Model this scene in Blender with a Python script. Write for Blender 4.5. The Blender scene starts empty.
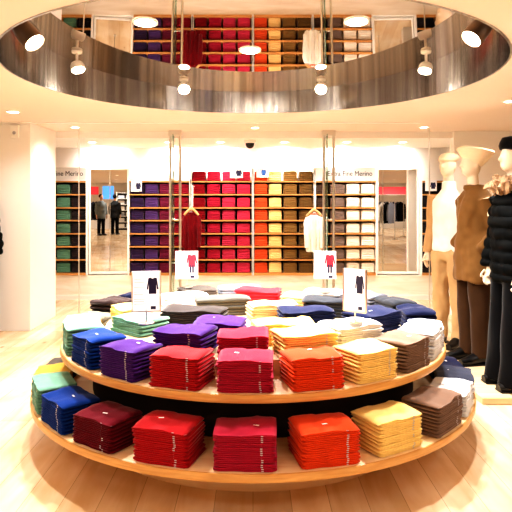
import bpy, bmesh, math, random
from mathutils import Vector, Matrix, noise
random.seed(7)
sc = bpy.context.scene
C = sc.collection
PI = math.pi
R_ = math.radians

# ------------------------------------------------------------------ helpers
def lin(c):
    return tuple(((v/255)/12.92 if v/255 <= .04045 else ((v/255+.055)/1.055)**2.4) for v in c)

def tag(o, label=None, cat=None, group=None, kind=None):
    if label: o['label'] = label
    if cat: o['category'] = cat
    if group: o['group'] = group
    if kind: o['kind'] = kind
    return o

def empty(name, loc=(0, 0, 0), rz=0):
    o = bpy.data.objects.new(name, None); C.objects.link(o)
    o.location = loc; o.rotation_euler = (0, 0, rz); o.empty_display_size = .1
    return o

def obj(name, bm, mat, parent=None, smooth=True, loc=None):
    me = bpy.data.meshes.new(name)
    bmesh.ops.recalc_face_normals(bm, faces=bm.faces)
    bm.to_mesh(me); bm.free()
    if mat: me.materials.append(mat)
    if smooth:
        for p in me.polygons: p.use_smooth = True
        try: me.set_sharp_from_angle(angle=R_(40))
        except Exception: pass
    o = bpy.data.objects.new(name, me); C.objects.link(o)
    if parent: o.parent = parent
    if loc: o.location = loc
    return o

def inst(name, me, mat, parent=None):
    o = bpy.data.objects.new(name, me); C.objects.link(o)
    if parent: o.parent = parent
    if mat:
        o.material_slots[0].link = 'OBJECT'; o.material_slots[0].material = mat
    return o

def add_box(bm, x0, x1, y0, y1, z0, z1, bev=0):
    r = bmesh.ops.create_cube(bm, size=1)
    vs = r['verts']
    bmesh.ops.scale(bm, verts=vs, vec=(x1-x0, y1-y0, z1-z0))
    bmesh.ops.translate(bm, verts=vs, vec=((x0+x1)/2, (y0+y1)/2, (z0+z1)/2))
    if bev:
        es = list({e for v in vs for e in v.link_edges})
        bmesh.ops.bevel(bm, geom=es, offset=bev, segments=2, affect='EDGES', profile=.5)

def box(x0, x1, y0, y1, z0, z1, bev=0):
    bm = bmesh.new(); add_box(bm, x0, x1, y0, y1, z0, z1, bev); return bm

def lathe(prof, n=96, bm=None, center=(0, 0, 0)):
    """prof: list of (r, z); closed at r==0"""
    bm = bm or bmesh.new()
    rings = []
    cx, cy, cz = center
    for r, z in prof:
        if r < 1e-6: rings.append([bm.verts.new((cx, cy, cz+z))])
        else: rings.append([bm.verts.new((cx+r*math.cos(2*PI*k/n), cy+r*math.sin(2*PI*k/n), cz+z)) for k in range(n)])
    for a, b in zip(rings, rings[1:]):
        for k in range(n):
            k2 = (k+1) % n
            f = [a[k % len(a)], a[k2 % len(a)], b[k2 % len(b)], b[k % len(b)]]
            u = []
            for v in f:
                if v not in u: u.append(v)
            if len(u) >= 3: bm.faces.new(u)
    return bm

def tube(bm, pts, rads, n=12, cap=True):
    """pts: list of 3D; rads: radius or (r_side, r_other) per pt"""
    pts = [Vector(p) for p in pts]
    if not isinstance(rads, (list, tuple)): rads = [rads]*len(pts)
    rings = []
    prev = None
    for i, p in enumerate(pts):
        t = (pts[min(i+1, len(pts)-1)]-pts[max(i-1, 0)]).normalized()
        if prev is None:
            ref = Vector((1, 0, 0)) if abs(t.x) < .8 else Vector((0, 1, 0))
            u = (ref - t*ref.dot(t)).normalized()
        else:
            u = (prev - t*prev.dot(t)).normalized()
        prev = u
        v = t.cross(u)
        r = rads[i]
        ra, rb = r if isinstance(r, (list, tuple)) else (r, r)
        rings.append([bm.verts.new(p+u*ra*math.cos(2*PI*k/n)+v*rb*math.sin(2*PI*k/n)) for k in range(n)])
    for a, b in zip(rings, rings[1:]):
        for k in range(n):
            bm.faces.new([a[k], a[(k+1) % n], b[(k+1) % n], b[k]])
    if cap:
        bm.faces.new(rings[0][::-1]); bm.faces.new(rings[-1])
    return bm

def ball(bm, c, rx, ry, rz, seg=20, rot=None):
    m = Matrix.Translation(c)
    if rot: m = m @ rot
    m = m @ Matrix.Diagonal((rx, ry, rz, 1))
    bmesh.ops.create_uvsphere(bm, u_segments=seg, v_segments=seg//2+2, radius=1, matrix=m)

def fuse(bm, voxel, smooth=4):
    """one continuous skin out of overlapping tubes"""
    me = bpy.data.meshes.new('tmp'); bmesh.ops.recalc_face_normals(bm, faces=bm.faces)
    bm.to_mesh(me); bm.free()
    o = bpy.data.objects.new('tmp', me); C.objects.link(o)
    m = o.modifiers.new('r', 'REMESH'); m.mode = 'VOXEL'; m.voxel_size = voxel
    s = o.modifiers.new('s', 'SMOOTH'); s.iterations = smooth; s.factor = .5
    dg = bpy.context.evaluated_depsgraph_get(); dg.update()
    ev = o.evaluated_get(dg)
    nb = bmesh.new(); nb.from_mesh(ev.to_mesh()); ev.to_mesh_clear()
    bpy.data.objects.remove(o); bpy.data.meshes.remove(me)
    return nb

def ruffle(bm, amp, scale, seed=0, zs=1.0):
    bm.normal_update()
    for v in bm.verts:
        p = Vector((v.co.x*scale+seed, v.co.y*scale, v.co.z*scale*zs))
        v.co += v.normal*noise.noise(p)*amp

def copy_tree(o, parent=None):
    c = o.copy(); C.objects.link(c)
    if parent: c.parent = parent
    for ch in list(o.children): copy_tree(ch, c)
    return c

# ------------------------------------------------------------------ materials
def new_mat(name):
    m = bpy.data.materials.new(name); m.use_nodes = True
    nt = m.node_tree
    return m, nt, nt.nodes['Principled BSDF']

def plain(name, rgb, rough=.5, metal=0, spec=.5, emis=None, estr=0, bump=0, bscale=200):
    m, nt, b = new_mat(name)
    b.inputs['Base Color'].default_value = (*lin(rgb), 1)
    b.inputs['Roughness'].default_value = rough
    b.inputs['Metallic'].default_value = metal
    b.inputs['Specular IOR Level'].default_value = spec
    if emis:
        b.inputs['Emission Color'].default_value = (*lin(emis), 1)
        b.inputs['Emission Strength'].default_value = estr
    if bump:
        n = nt.nodes.new('ShaderNodeTexNoise'); n.inputs['Scale'].default_value = bscale
        tc = nt.nodes.new('ShaderNodeTexCoord')
        bp = nt.nodes.new('ShaderNodeBump'); bp.inputs['Strength'].default_value = bump
        nt.links.new(tc.outputs['Object'], n.inputs['Vector'])
        nt.links.new(n.outputs['Fac'], bp.inputs['Height'])
        nt.links.new(bp.outputs['Normal'], b.inputs['Normal'])
    return m

def fabric(name, rgb, var=.14, scale=14, rough=.95, sheen=.4):
    m, nt, b = new_mat(name)
    tc = nt.nodes.new('ShaderNodeTexCoord')
    n = nt.nodes.new('ShaderNodeTexNoise'); n.inputs['Scale'].default_value = scale; n.inputs['Detail'].default_value = 4
    mix = nt.nodes.new('ShaderNodeMix'); mix.data_type = 'RGBA'
    c = lin(rgb)
    mix.inputs[6].default_value = (*[v*(1-var) for v in c], 1)
    mix.inputs[7].default_value = (*[min(1, v*(1+var)) for v in c], 1)
    w = nt.nodes.new('ShaderNodeTexNoise'); w.inputs['Scale'].default_value = 420
    bp = nt.nodes.new('ShaderNodeBump'); bp.inputs['Strength'].default_value = .25; bp.inputs['Distance'].default_value = .002
    L = nt.links.new
    L(tc.outputs['Object'], n.inputs['Vector']); L(tc.outputs['Object'], w.inputs['Vector'])
    L(n.outputs['Fac'], mix.inputs[0]); L(mix.outputs[2], b.inputs['Base Color'])
    L(w.outputs['Fac'], bp.inputs['Height']); L(bp.outputs['Normal'], b.inputs['Normal'])
    b.inputs['Roughness'].default_value = rough
    b.inputs['Specular IOR Level'].default_value = .15
    b.inputs['Sheen Weight'].default_value = sheen
    b.inputs['Sheen Tint'].default_value = (*[.5*v+.5 for v in c], 1)
    b.inputs['Sheen Roughness'].default_value = .4
    return m

def wood(name, c1, c2, grain=(3, 40, 40), rough=.4, planks=None, spec=.4):
    """wood grain stretched along an axis; planks=(width, length) adds boards along Y"""
    m, nt, b = new_mat(name); L = nt.links.new; N = nt.nodes.new
    tc = N('ShaderNodeTexCoord')
    mp = N('ShaderNodeMapping'); mp.inputs['Scale'].default_value = grain
    n = N('ShaderNodeTexNoise'); n.inputs['Scale'].default_value = 1; n.inputs['Detail'].default_value = 6
    n.inputs['Distortion'].default_value = .8
    L(tc.outputs['Object'], mp.inputs['Vector']); L(mp.outputs[0], n.inputs['Vector'])
    ramp = N('ShaderNodeValToRGB')
    ramp.color_ramp.elements[0].position = .3; ramp.color_ramp.elements[0].color = (*lin(c1), 1)
    ramp.color_ramp.elements[1].position = .7; ramp.color_ramp.elements[1].color = (*lin(c2), 1)
    L(n.outputs['Fac'], ramp.inputs[0])
    out = ramp.outputs[0]
    if planks:
        rot = N('ShaderNodeMapping'); rot.inputs['Rotation'].default_value = (0, 0, PI/2)
        L(tc.outputs['Object'], rot.inputs['Vector'])
        br = N('ShaderNodeTexBrick'); br.inputs['Scale'].default_value = 1
        br.inputs['Brick Width'].default_value = planks[1]; br.inputs['Row Height'].default_value = planks[0]
        br.inputs['Mortar Size'].default_value = .0016; br.inputs['Mortar Smooth'].default_value = .3
        br.inputs['Color1'].default_value = (.84, .80, .74, 1); br.inputs['Color2'].default_value = (1.06, 1.06, 1.06, 1)
        br.inputs['Mortar'].default_value = (.55, .48, .4, 1); br.offset = .37
        L(rot.outputs[0], br.inputs['Vector'])
        mul = N('ShaderNodeMix'); mul.data_type = 'RGBA'; mul.blend_type = 'MULTIPLY'; mul.inputs[0].default_value = 1
        L(out, mul.inputs[6]); L(br.outputs['Color'], mul.inputs[7])
        # knots and cloudy tone
        k = N('ShaderNodeTexVoronoi'); k.inputs['Scale'].default_value = 1
        km = N('ShaderNodeMapping'); km.inputs['Scale'].default_value = (4.2, 1.9, 1)
        L(tc.outputs['Object'], km.inputs['Vector']); L(km.outputs[0], k.inputs['Vector'])
        kr = N('ShaderNodeValToRGB'); kr.color_ramp.elements[0].position = .02; kr.color_ramp.elements[0].color = (.55, .36, .2, 1)
        kr.color_ramp.elements[1].position = .1; kr.color_ramp.elements[1].color = (1, 1, 1, 1)
        L(k.outputs['Distance'], kr.inputs[0])
        m2 = N('ShaderNodeMix'); m2.data_type = 'RGBA'; m2.blend_type = 'MULTIPLY'; m2.inputs[0].default_value = .8
        L(mul.outputs[2], m2.inputs[6]); L(kr.outputs[0], m2.inputs[7])
        cl = N('ShaderNodeTexNoise'); cl.inputs['Scale'].default_value = 1.6; cl.inputs['Detail'].default_value = 3
        L(tc.outputs['Object'], cl.inputs['Vector'])
        cr = N('ShaderNodeValToRGB'); cr.color_ramp.elements[0].position = .35; cr.color_ramp.elements[0].color = (.86, .74, .58, 1)
        cr.color_ramp.elements[1].position = .6; cr.color_ramp.elements[1].color = (1, 1, 1, 1)
        L(cl.outputs['Fac'], cr.inputs[0])
        m3 = N('ShaderNodeMix'); m3.data_type = 'RGBA'; m3.blend_type = 'MULTIPLY'; m3.inputs[0].default_value = .8
        L(m2.outputs[2], m3.inputs[6]); L(cr.outputs[0], m3.inputs[7])
        out = m3.outputs[2]
    L(out, b.inputs['Base Color'])
    b.inputs['Roughness'].default_value = rough
    b.inputs['Specular IOR Level'].default_value = spec
    return m

M = {}
M['paint'] = plain('wall_paint', (244, 240, 235), .85, bump=.03)
M['back_paint'] = plain('alcove_paint', (246, 241, 234), .85, bump=.03)
M['ceiling'] = plain('ceiling_paint', (234, 221, 209), .9, bump=.03)
M['floor'] = wood('floor_oak', (226, 202, 168), (243, 228, 204), (9, 1.2, 1), .22, planks=(.19, 1.9), spec=.45)
M['tier'] = wood('table_oak', (230, 196, 150), (244, 220, 182), (2, 22, 22), .38)
M['rim'] = wood('rim_oak', (200, 146, 82), (222, 176, 112), (4, 4, 60), .35)
M['shelf_wood'] = wood('shelf_oak', (186, 128, 70), (214, 160, 98), (3, 40, 40), .45)
M['white'] = plain('white_lacquer', (245, 242, 236), .4)
M['card'] = plain('card_white', (244, 242, 240), .6)
def card_mat():
    m, nt, b = new_mat('card_white')
    b.inputs['Base Color'].default_value = (*lin((244, 242, 242)), 1); b.inputs['Roughness'].default_value = .6
    t = nt.nodes.new('ShaderNodeBsdfTranslucent'); t.inputs[0].default_value = (.95, .93, .93, 1)
    mx = nt.nodes.new('ShaderNodeMixShader'); mx.inputs[0].default_value = .5
    out = nt.nodes['Material Output']
    nt.links.new(b.outputs[0], mx.inputs[1]); nt.links.new(t.outputs[0], mx.inputs[2]); nt.links.new(mx.outputs[0], out.inputs['Surface'])
    return m
M['sign_card'] = card_mat()
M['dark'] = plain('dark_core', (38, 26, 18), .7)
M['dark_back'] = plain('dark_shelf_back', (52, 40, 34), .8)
M['black'] = plain('black_plastic', (16, 16, 17), .3)
M['chrome'] = plain('chrome', (226, 222, 214), .28, 1)
M['mirror'] = plain('mirror_glass', (225, 220, 212), .01, 1)
M['ceil_mirror'] = plain('ceiling_mirror_glass', (202, 192, 184), .015, 1)
M['glow'] = plain('lamp_glow', (255, 250, 240), .4, emis=(255, 244, 226), estr=45)
M['glow_soft'] = plain('downlight_glow', (255, 250, 240), .4, emis=(255, 246, 232), estr=9)
M['ink'] = plain('printed_ink', (70, 70, 78), .7)
M['header_ink'] = plain('header_ink', (34, 34, 40), .7)
M['header_panel'] = plain('header_panel', (214, 208, 202), .5)
M['ink_pale'] = plain('printed_pale_ink', (178, 176, 180), .7)
M['print_navy'] = plain('printed_navy', (44, 44, 78), .7)
M['print_red'] = plain('printed_red', (176, 44, 66), .7)
M['mannequin'] = plain('mannequin_cream', (240, 222, 198), .45)
M['can'] = plain('spotlight_bronze', (120, 98, 80), .35, .7)
M['hanger'] = wood('hanger_beech', (196, 150, 96), (220, 180, 128), (20, 3, 3), .45)
M['sticker'] = plain('size_strip', (196, 190, 196), .35)
# brushed steel ring
ANISO = 0.25
def ring_mat():
    m, nt, b = new_mat('brushed_steel'); L = nt.links.new; N = nt.nodes.new
    tc = N('ShaderNodeTexCoord'); mp = N('ShaderNodeMapping'); mp.inputs['Scale'].default_value = (22, 22, .15)
    n = N('ShaderNodeTexNoise'); n.inputs['Scale'].default_value = 1; n.inputs['Detail'].default_value = 2
    L(tc.outputs['Object'], mp.inputs['Vector']); L(mp.outputs[0], n.inputs['Vector'])
    r = N('ShaderNodeValToRGB'); r.color_ramp.elements[0].position = .3; r.color_ramp.elements[0].color = (*lin((168, 164, 162)), 1)
    r.color_ramp.elements[1].position = .75; r.color_ramp.elements[1].color = (*lin((216, 216, 216)), 1)
    L(n.outputs['Fac'], r.inputs[0]); L(r.outputs[0], b.inputs['Base Color'])
    b.inputs['Metallic'].default_value = 1; b.inputs['Roughness'].default_value = .2; b.inputs['Anisotropic'].default_value = .9; b.inputs['Anisotropic Rotation'].default_value = ANISO
    tg = N('ShaderNodeTangent'); tg.direction_type = 'RADIAL'; tg.axis = 'Z'; L(tg.outputs[0], b.inputs['Tangent'])
    bp = N('ShaderNodeBump'); bp.inputs['Strength'].default_value = .12; bp.inputs['Distance'].default_value = .01
    L(n.outputs['Fac'], bp.inputs['Height']); L(bp.outputs['Normal'], b.inputs['Normal'])
    return m
M['steel'] = ring_mat()
def glass_mat():
    m, nt, b = new_mat('green_edge_glass')
    b.inputs['Base Color'].default_value = (*lin((150, 190, 170)), 1)
    b.inputs['Transmission Weight'].default_value = .85
    b.inputs['Roughness'].default_value = .05
    return m
M['glass'] = glass_mat()

COL = {
 'mint': (124, 168, 148), 'blue': (15, 55, 128), 'purple': (76, 36, 116), 'red': (172, 28, 36), 'crimson': (166, 32, 60),
 'orange': (216, 74, 30), 'cream': (248, 214, 140), 'taupe': (136, 110, 94), 'pale grey': (228, 228, 230), 'yellow': (240, 208, 128),
 'sage grey': (128, 124, 108), 'dark brown': (62, 48, 46), 'navy': (25, 33, 70), 'midnight navy': (22, 28, 60), 'charcoal': (54, 56, 62),
 'mid grey': (122, 124, 134), 'silver grey': (168, 172, 182), 'white': (246, 244, 240), 'olive grey': (98, 95, 88),
 'blue grey': (138, 146, 162), 'coral red': (212, 44, 56), 'beige': (236, 200, 150), 'sand': (226, 186, 136), 'ash brown': (66, 58, 56),
 'maroon': (104, 14, 32), 'mustard': (206, 164, 74), 'slate': (64, 68, 84), 'deep navy': (24, 28, 58), 'dusk grey': (84, 76, 70),
}
FAB = {k: fabric('knit_'+k.replace(' ', '_'), v) for k, v in COL.items()}

# ------------------------------------------------------------------ camera  (eye 1.5 m, level, 560 px focal)
EYE = 1.5
cam_d = bpy.data.cameras.new('camera'); cam = bpy.data.objects.new('camera', cam_d); C.objects.link(cam)
cam.location = (0, 0, EYE); cam.rotation_euler = (PI/2, 0, 0)
cam_d.sensor_width = 36; cam_d.lens = 36*560/512
cam_d.shift_x = 3/512; cam_d.shift_y = -56/512
cam_d.clip_start = .05
sc.camera = cam
def at(px, py, Y):
    return Vector(((px-253)/560*Y, Y, EYE+(200-py)/560*Y))

# ------------------------------------------------------------------ room shell
TC = (0, 4.0)            # axis of the table and of the ceiling recess
HC = 2.384               # ceiling
YB = 8.75                # back wall
YS = 8.40                # front edge of the wall shelves
tag(obj('floor', box(-7, 7, -13, 9, -.05, 0), M['floor'], smooth=False), 'pale oak plank floor of the shop', 'floor', kind='structure')
RC = 1.67
def ceiling_bm():
    bm = bmesh.new()
    x0, x1, y0, y1 = -7, 7, -13, 7.24
    angs = [2*PI*k/96 for k in range(96)]
    for cx in (x0, x1):
        for cy in (y0, y1): angs.append(math.atan2(cy-TC[1], cx-TC[0]) % (2*PI))
    angs = sorted(set(angs))
    inn, out, top = [], [], []
    for a in angs:
        dx, dy = math.cos(a), math.sin(a)
        inn.append(bm.verts.new((TC[0]+RC*dx, TC[1]+RC*dy, HC)))
        t = min(((x1-TC[0])/dx if dx > 1e-9 else 1e9), ((x0-TC[0])/dx if dx < -1e-9 else 1e9),
                ((y1-TC[1])/dy if dy > 1e-9 else 1e9), ((y0-TC[1])/dy if dy < -1e-9 else 1e9))
        out.append(bm.verts.new((TC[0]+t*dx, TC[1]+t*dy, HC)))
    n = len(angs)
    for k in range(n):
        bm.faces.new([inn[k], inn[(k+1) % n], out[(k+1) % n], out[k]])
    return bm
tag(obj('ceiling', ceiling_bm(), M['ceiling'], smooth=False), 'peach white ceiling with a big round opening', 'ceiling', kind='structure')
tag(obj('ceiling', box(-4.2, 4.2, 7.3, 9, 2.314, 2.36), M['back_paint'], smooth=False), 'white ceiling of the shelf alcove', 'ceiling', kind='structure')
tag(obj('trim', box(-4.2, 4.2, 7.24, 7.36, 2.30, 2.45), M['paint'], smooth=False), 'white header beam over the alcove opening', 'beam', kind='structure').name = 'trim_1'
tag(obj('trim_2', box(-3.4, 1.9, 6.36, 6.40, HC-.012, HC), M['paint'], smooth=False), 'thin white ceiling track above the pillar', 'trim', kind='structure')
tag(obj('wall_back', box(-4.2, 4.2, YB, YB+.1, 0, 2.4), M['back_paint'], smooth=False), 'cream wall behind the shelves', 'wall', kind='structure')
tag(obj('wall_alcove_left', box(-4.2, -4.1, 7.26, YB, 0, 2.4), M['paint'], smooth=False), 'white side wall of the alcove beyond the pillar', 'wall', kind='structure')
tag(obj('wall_alcove_right', box(4.1, 4.2, 7.36, YB, 0, 2.4), M['paint'], smooth=False), 'white side wall of the alcove behind the mannequins', 'wall', kind='structure')
tag(obj('wall_left', box(-7.1, -7, -13, 7.3, 0, 2.5), M['paint'], smooth=False), 'white outer wall on the pillar side', 'wall', kind='structure')
tag(obj('wall_right', box(7, 7.1, -13, 7.3, 0, 2.5), M['paint'], smooth=False), 'white outer wall on the mannequin side', 'wall', kind='structure')
tag(obj('wall_front', box(-7.1, 7.1, -13.1, -13, 0, 2.5), M['paint'], smooth=False), 'white far wall seen in the dressing mirrors', 'wall', kind='structure')
pil = tag(obj('pillar', box(-7, -2.55, 6.41, 7.24, 0, HC, .004), M['paint'], smooth=False), 'broad white pillar beside the green shelf bay', 'pillar', kind='structure')
tag(obj('wall_partition', box(2.58, 7, 7.2, 7.34, 0, HC, .004), M['paint'], smooth=False), 'white wall behind the mannequins', 'wall', kind='structure')
tag(obj('trim_3', box(-4.1, 4.1, YS+.03, YB, 0, EYE+(200-275.6)*YS/560), wood('pale_panel', (240, 228, 210), (252, 246, 236), (2, 8, 14), .35), smooth=False), 'pale wood base running below the shelf bays', 'wall panel', kind='structure')
tag(obj('baseboard_back', box(-4.1, 4.1, YS+.012, YS+.03, 0, .07), M['white'], smooth=False), 'white skirting under the shelf bays', 'baseboard', kind='structure')

# ------------------------------------------------------------------ ceiling recess: steel ring, tilted mirror, lamps
TILT = .076
def zmir(y): return EYE + 1.095 + TILT*(TC[1]+RC-y)
bm = bmesh.new()
n = 128
lo, hi, lo2, ins = [], [], [], []
for k in range(n):
    a = 2*PI*k/n
    x, y = TC[0]+RC*math.cos(a), TC[1]+RC*math.sin(a)
    lo.append(bm.verts.new((x, y, HC-.004))); hi.append(bm.verts.new((x, y, zmir(y)+.02)))
    xo, yo = TC[0]+(RC+.012)*math.cos(a), TC[1]+(RC+.012)*math.sin(a)
    lo2.append(bm.verts.new((xo, yo, HC-.004))); ins.append(bm.verts.new((xo, yo, zmir(y)+.02)))
for k in range(n):
    k2 = (k+1) % n
    bm.faces.new([lo[k], lo[k2], hi[k2], hi[k]]); bm.faces.new([lo2[k], lo2[k2], lo[k2], lo[k]])
    bm.faces.new([lo2[k2], lo2[k], ins[k], ins[k2]])
tag(obj('ceiling_recess_ring', bm, M['steel']), 'brushed steel band lining the round ceiling opening', 'ring')
bm = bmesh.new()
vs = []
for k in range(n):
    a = 2*PI*k/n; x, y = TC[0]+(RC-.002)*math.cos(a), TC[1]+(RC-.002)*math.sin(a)
    vs.append(bm.verts.new((x, y, zmir(y))))
f = bm.faces.new(vs)
ex = bmesh.ops.extrude_face_region(bm, geom=[f])
bmesh.ops.translate(bm, verts=[v for v in ex['geom'] if isinstance(v, bmesh.types.BMVert)], vec=(0, 0, .012))
tag(obj('ceiling_mirror', bm, M['ceil_mirror'], smooth=False), 'round mirror set over the table inside the steel ceiling opening', 'mirror')

lights = []
def lamp(kind, name, loc, energy, color=(1, .99, .985), aim=None, size=.08, angle=120, blend=.8):
    d = bpy.data.lights.new(name, kind); d.energy = energy; d.color = color
    if kind == 'AREA': d.shape = 'DISK'; d.size = size
    else: d.shadow_soft_size = size
    if kind == 'SPOT': d.spot_size = R_(angle); d.spot_blend = blend
    o = bpy.data.objects.new(name, d); C.objects.link(o); o.location = loc
    if aim is not None:
        o.rotation_euler = (Vector(aim)-Vector(loc)).to_track_quat('-Z', 'Y').to_euler()
    lights.append(o)
    return o

def spotlight(px, py, Y, aim, label, r=.055, length=.055, power=60, mat='white'):  # default white body colour stands in for the glare around the rear spots
    p = at(px, py, Y)
    t = empty('spotlight', p); tag(t, label, 'spotlight', 'spotlights inside the ceiling opening')
    d = (Vector(aim)-p).normalized()
    rot = d.to_track_quat('-Z', 'Y').to_matrix().to_4x4()
    bm = lathe([(0, length), (r*.7, length), (r*.85, length*.9), (r, length*.5), (r, -.006), (r*.93, -.012), (r*.88, 0), (r*.86, .02)], 40)
    bm.transform(rot); obj('can', bm, M[mat], t)
    bm = lathe([(0, .002), (r*.5, .003), (r*.87, .006), (r*.87, .012), (0, .012)], 32); bm.transform(rot); obj('lens', bm, M['glow'], t)
    top = rot @ Vector((0, 0, length*.75))
    bm = bmesh.new(); zt = zmir(p.y+top.y)-p.z
    tube(bm, [top, (top.x, top.y, zt-.005)], .011, 12); lathe([(0, -.02), (.04, -.018), (.042, 0), (0, 0)], 24, bm, (top.x, top.y, zt))
    obj('mount', bm, M[mat], t)
    lamp('SPOT', 'spot_lamp', p+d*.03, power, aim=aim, size=.05, angle=115, blend=.7)
spotlight(78, 69, 4.45, (-.8, 3.9, .7), 'spotlight in the steel opening over the mint sweaters, glaring', power=120)
spotlight(425, 70, 4.45, (.8, 3.9, .7), 'glaring spotlight in the steel opening over the charcoal sweaters', power=120)
spotlight(184, 89, 5.2, (-.3, 3.2, .7), 'glaring spotlight in the steel opening above the red hanging sweater', power=120)
spotlight(321, 89, 5.2, (.3, 3.2, .7), 'glaring spotlight in the steel opening above the white hanging cardigan', power=120)
spotlight(34, 42, 3.60, (.2, 3.2, .7), 'bronze can spotlight at the dark pillar end of the ring', r=.07, length=.17, mat='can', power=110)
spotlight(472, 38, 3.58, (-.2, 3.2, .7), 'bronze can spotlight at the dark mannequin end of the ring', r=.07, length=.17, mat='can', power=120)

def downlight(x, y, z, label, r=.06, group='downlights in the ceiling', power=0, tiltx=0, glow='glow_soft', soft=.06):
    t = empty('downlight', (x, y, z)); tag(t, label, 'downlight', group)
    t.rotation_euler = (tiltx, 0, 0)
    obj('trim_ring', lathe([(r*.78, .0), (r*.8, -.008), (r, -.006), (r*1.02, 0)], 40), M['white'], t)
    obj('lens', lathe([(0, -.003), (r*.79, -.003), (r*.79, 0)], 32), M[glow], t)
    if power: lamp('SPOT', 'down_lamp', (x, y, z-.03), power, aim=(x, y, 0), size=soft, angle=150, blend=.9)
rt = -math.atan(TILT)
for px, py, what in ((145, 22, 'over the purple reflected shelves'), (357, 21, 'over the cream reflected shelves'), (250, 50, 'in the middle of the mirror')):
    Y = 4.0
    for _ in range(20): Y = (zmir(Y)-EYE)*560/(200-py)
    downlight((px-253)/560*Y, Y, zmir(Y)-.001, 'round downlight set in the ceiling mirror, '+what, .088, 'downlights in the ceiling mirror', 95, rt, 'glow')
PW = 55
for px, py, what in ((75, 127, 'above the dressing mirror by the pillar'), (255, 127.5, 'above the dome camera'), (424, 127, 'above the black shelf bay')):
    Y = (HC-EYE)*560/(200-py)
    downlight((px-253)/560*Y, Y, HC, 'small round ceiling downlight '+what, .06, power=PW*.5)
for i, (px, what) in enumerate(((95, 'over the dressing mirror near the pillar'), (170, 'over the purple bay'), (221, 'over the crimson bay'), (284, 'over the orange bay'), (345, 'over the cream bay'), (400, 'over the dressing mirror near the mannequins'))):
    Y = 8.0
    downlight((px-253)/560*Y, 7.85, 2.314, 'alcove downlight '+what, .07, 'downlights in the alcove ceiling', 40)
    lamp('SPOT', 'added_wall_wash', ((px-253)/560*Y*1.03, 8.36, 2.27), 34, aim=((px-253)/560*Y*1.03, YB, 2.0), size=.04, angle=130, blend=1)  # spot added without a fixture to brighten the wall above the shelves
for x, y, what in ((-3.2, 3.2, 'by the pillar aisle'), (3.2, 3.0, 'in front of the mannequins'), (-2.6, .6, 'near the entrance'), (2.6, .6, 'near the entrance')):
    downlight(x, y, HC, 'added round ceiling downlight '+what, .07, power=PW*.7)  # fill lights out of view, added to light the table from the front
for x, y in ((-1.2, .3), (1.2, .3), (-4.5, 4.8), (2.3, 5.0), (-2.4, 5.6)):
    downlight(x, y, HC, 'added round ceiling downlight near the table', .07, power=PW*.7)  # more added fill around the table and near the camera
for x in (-5, -2, 2, 5):
    for y in (-3.5, -7.5, -11):
        downlight(x, y, HC, 'added round ceiling downlight in the reflected aisle', .07, power=PW*2.4)  # invented aisle lights, added to fill the room and brighten the mirrors

# ------------------------------------------------------------------ display table
ZU, ZL = .56, .264
RU, RL, RP = 1.304, 1.48, 1.12
tb = empty('display_table', (TC[0], TC[1], 0)); tag(tb, 'two-tier round oak display table covered in folded sweaters', 'table')
def tier(name, R, z, th, inner=0):
    o = obj(name, lathe([(0, z-th), (R-.012, z-th), (R-.003, z-th+.004), (R, z-th+.012), (R, z-.008), (R-.002, z-.002), (R-.008, z)], 160), M['rim'], tb)
    s = obj('top_surface', lathe([(0, z-.002), (R-.006, z-.002), (R-.012, z+.0012), (0, z+.0012)], 160), M['tier'], o)
    return o
tier('lower_tier', RL, ZL, .045)
tier('upper_tier', RU, ZU, .045)
obj('plinth', lathe([(0, 0), (RP, 0), (RP, ZL-.05), (0, ZL-.05)], 128), M['tier'], tb)
obj('core', lathe([(1.1, ZL), (1.1, ZU-.046)], 96), M['dark'], tb)  # dark drum, widened to put deeper shade between the tiers
RZ = .092
obj('raised_tier', lathe([(0, ZU+RZ), (1.01, ZU+RZ), (1.02, ZU+RZ-.006), (1.02, ZU)], 128), M['tier'], tb)

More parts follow.
